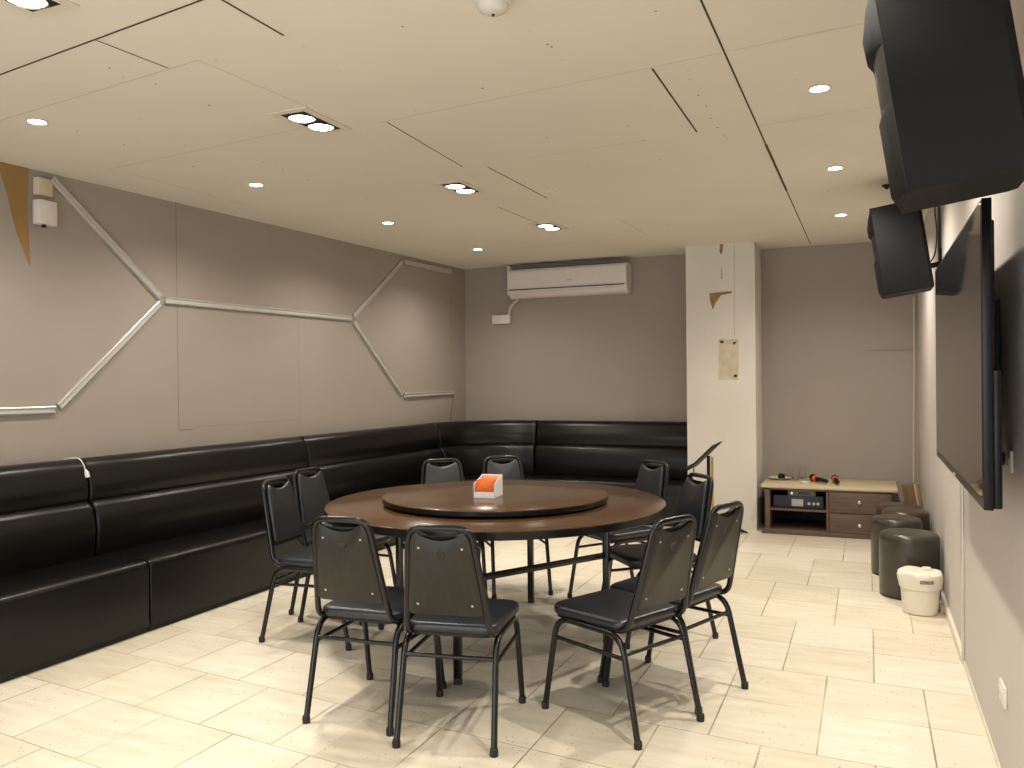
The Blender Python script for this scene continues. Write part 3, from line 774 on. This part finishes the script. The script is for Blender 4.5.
# equipment
t = thing('amplifier', 'wide dark amplifier with a pale square display on the cabinet shelf', 'amplifier', (-.575, 7.72, .226))
MB().b2((-.205, .005, .008), (.205, .36, .112), .004).build('case', M['black'], t)
MB().b2((-.208, -.004, .006), (.208, .008, .114), .003).build('front_panel', M['bluepanel'], t)
MB().b2((-.055, -.007, .022), (.042, -.003, .086), .001).build('display', M['greyscreen'], t)
for x in (.09, .13, .165): MB().lathe([(.013, .0), (.012, .012), (.004, .013)], (x, -.004, .05), 16, axis=Matrix.Rotation(PI / 2, 3, 'X')).build('knob', M['silver'], t)
for x in (-.18, .18):
    for y in (.04, .32): MB().lathe([(.014, 0), (.014, .009)], (x, y, 0), 12).build('foot', M['rubber'], t)
t = thing('media_player', 'slim silver player box lying on the amplifier', 'player', (-.545, 7.73, .338))
MB().b2((-.115, 0, .002), (.115, .24, .048), .004).build('case', M['black'], t)
MB().b2((-.116, -.006, .002), (.116, .002, .048), .002).build('front_panel', M['dimsilver'], t)
MB().b2((-.03, -.008, .016), (.07, -.005, .034), .001).build('display', M['bluepanel'], t)
MB().lathe([(.012, 0), (.011, .010), (.003, .011)], (-.085, -.006, .025), 16, axis=Matrix.Rotation(PI / 2, 3, 'X')).build('knob', M['chrome'], t)
# on the cabinet top
ZT = .436
t = thing('plate', 'white plate holding a dark object at the left end of the cabinet top', 'plate', (-.765, 8.11, ZT))
MB().lathe([(.05, 0), (.075, .004), (.105, .016), (.107, .018), (.102, .018), (.072, .008), (.004, .006)], seg=36).build('dish', M['ceramic'], t)
tag(MB().lathe([(.028, ZT + .009), (.032, ZT + .02), (.030, ZT + .045), (.018, ZT + .052), (.003, ZT + .053)], (-.75, 8.11, 0), 18).build('lighter_pot', M['black']), 'small dark pot on the white plate', 'pot')
for i, (x, y, lab) in enumerate([(-.675, 8.19, 'clear drinking glass beside the plate, leftmost of the three glasses'), (-.625, 8.11, 'clear drinking glass, middle one of the three on the cabinet'), (-.575, 8.21, 'clear drinking glass, rightmost of the three behind the white disc')]):
    g = MB().lathe([(.022, 0), (.026, .002), (.030, .075), (.032, .088), (.030, .088), (.028, .074), (.024, .010), (.003, .009)], (x, y, ZT), 24).build('drinking_glass', M['glass'])
    tag(g, lab, 'glass', 'glasses on the cabinet')
tag(MB().lathe([(.038, ZT), (.042, ZT + .006), (.040, ZT + .014), (.025, ZT + .018), (.003, ZT + .019)], (-.530, 7.89, 0), 24).build('ashtray', M['ceramic']), 'small white round dish in front of the glasses', 'dish')
def mic(loc, rz, label):
    t = thing('microphone', label, 'microphone', loc, rz, 'wireless microphones on the cabinet')
    ax = Matrix.Rotation(PI / 2, 3, 'Y')
    MB().lathe([(.014, -.20), (.017, -.195), (.018, -.10), (.021, -.02), (.023, .0)], (0, 0, .030), 18, axis=ax).build('handle', M['black'], t)
    MB().lathe([(.026, -.02), (.030, -.005), (.030, .018), (.026, .030)], (0, 0, .030), 18, axis=ax).build('foam_ring', M['orangefoam'], t)
    MB().lathe([(.024, .026), (.032, .042), (.033, .060), (.026, .080), (.012, .090), (.002, .092)], (0, 0, .033), 18, axis=ax).build('head', M['black'], t)
    return t
mic((-.44, 7.99, ZT), PI - 1.05, 'black microphone with orange foam ring, left of the two on the cabinet')
mic((-.275, 7.98, ZT), PI - 1.45, 'black microphone with orange foam ring, right of the two on the cabinet')

# ------------------------------------------------------------ stools, bucket, wooden box
def pouf(loc, r, h, m, label):
    t = thing('round_stool', label, 'stool', (*loc, 0), 0, 'round leatherette stools by the right wall')
    MB().lathe([(r * .97, .012), (r, .02), (r * 1.0, h - .050)], seg=48, cap1=False).build('base', m, t)
    MB().lathe([(r * .998, h - .052), (r * 1.003, h - .046), (r * 1.0, h - .030), (r * .975, h - .014), (r * .93, h - .003), (r * .86, h + .003), (r * .5, h + .008), (.004, h + .009)], seg=48, cap0=False).build('cushion', m, t)
    MB().lathe([(r * .93, 0), (r * .93, .014)], seg=32).build('plinth', M['rubber'], t)
pouf((.232, 5.82), .176, .398, M['pouf'], 'round black stool nearest the viewer, behind the white bucket')
pouf((.175, 6.42), .165, .395, M['pouf'], 'round black stool second in line, behind the nearest stool')
pouf((.245, 6.765), .163, .40, M['poufbrown'], 'round brown stool third in line along the right wall')
pouf((.215, 7.12), .163, .385, M['poufbrown'], 'round brown stool farthest back, beside the cabinet')
t = thing('bucket', 'cream white plastic bucket with lid in front of the black stools', 'bucket', (.272, 5.43, 0))
MB().lathe([(.088, .0), (.094, .004), (.102, .10), (.106, .165)], seg=40).build('pail', M['bucket'], t)
mb = MB(); R = []
for k, (r, z) in enumerate([(.106, .145), (.114, .150), (.117, .175), (.121, .20), (.122, .225), (.116, .240), (.10, .247), (.05, .249), (.004, .25)]):
    R.append([((r + .003 * math.sin(5 * a + k) * (k < 6)) * math.cos(a), (r + .003 * math.sin(5 * a + k) * (k < 6)) * math.sin(a), z + .005 * math.sin(3 * a + 1) * (1 < k < 7)) for a in [2 * PI * j / 40 for j in range(40)]])
mb.rings(R, cap0=False); mb.build('lid', M['bucket'], t)
mb = MB(); mb.box((.035, .0, .258), (.05, .03, .022), .008); mb.build('lid_grip', M['bucket'], t)
def arcband(r, a0, a1, z0, z1): 
    mb = MB(); N = 8
    A = [a0 + (a1 - a0) * k / N for k in range(N + 1)]
    for p_, q_ in zip(A, A[1:]): mb.poly([(r * math.cos(p_), r * math.sin(p_), z0), (r * math.cos(q_), r * math.sin(q_), z0), (r * math.cos(q_), r * math.sin(q_), z1), (r * math.cos(p_), r * math.sin(p_), z1)])
    return mb
arcband(.1256, -1.62, -1.02, .192, .212).build('label_strip', M['label'], t)
tag(MB().box((.392, 5.47, .022), (.03, .10, .04), .004).build('brick_chip', mat('tan_block', (0.42, 0.33, 0.22), 0.8, var=0.1)), 'small tan block on the floor beside the bucket', 'block')
t = thing('wooden_box', 'brown wooden box with pale edge in the corner behind the stools', 'box', (.352, 7.50, 0), -.30)
mb = MB(); mb.box((-.01, 0, .26), (.10, .10, .50), .004, 0, Matrix.Rotation(-.16, 3, 'Y')); mb.build('board', M['wood'], t)
mb = MB(); mb.box((.043, -.003, .262), (.012, .108, .505), .002, 0, Matrix.Rotation(-.16, 3, 'Y')); mb.build('edge_strip', M['paleedge'], t)

# music stand by the pillar
t = thing('music_stand', 'black music stand with a tilted tray in front of the white pillar', 'music stand', (-1.12, 6.25, 0), 0.0)
rot = Matrix.Rotation(-.78, 3, 'Y')
MB().box((0, 0, .815), (.255, .40, .010), .003, 0, rot).build('tray', M['black'], t)
MB().box((-.098, 0, .732), (.016, .40, .030), .003, 0, rot).build('tray_lip', M['black'], t)
MB().tube([(.02, .02, .02), (.02, .02, .81)], .013, 12).build('pole', M['tube'], t)
MB().tube([(.046, .03, .35), (.046, .03, .80)], .008, 12).build('brass_rod', M['brass'], t)
MB().lathe([(.018, .33), (.036, .34), (.036, .37), (.018, .38)], (.03, .022, 0), 16).build('clamp', M['black'], t)
for k in range(3):
    a = .4 + k * 2 * PI / 3
    MB().tube([(.02, .02, .16), (.02 + .15 * math.cos(a), .02 + .15 * math.sin(a), .012)], .010, 10).build('leg', M['tube'], t)
MB().tube([(-.075, -.05, .735), (-.077, -.05, .695)], [.003, .006], 8).build('hanging_clip', M['black'], t)

# cables near the pillar foot and on the alcove wall
tag(MB().tube([(-1.30 + .0 + .30 * math.cos(a) * (1 - a / 60), 7.60 + .09 * math.sin(a), .010 + a * .0022) for a in [k * .35 for k in range(48)]], .008, 8).build('floor_cable', M['rubber']), 'black cable coiled on the floor at the foot of the pillar', 'cable')
tag(MB().tube(fillet([(-.915, 8.10, .008), (-.90, 7.95, .10), (-.905, 8.0, .25), (-.93, 8.2, .34)], .06), .006, 8).build('black_cable', M['rubber']), 'black cord beside the left end of the cabinet', 'cable')
tag(MB().tube(fillet([(.385, YA - .009, 2.10), (.382, YA - .009, 1.4), (.375, YA - .009, .9), (.37, YA - .012, .30)], .1), .0075, 8).build('wall_conduit', M['creamplastic']), 'thin pale cable running down the alcove wall in the right corner', 'cable')
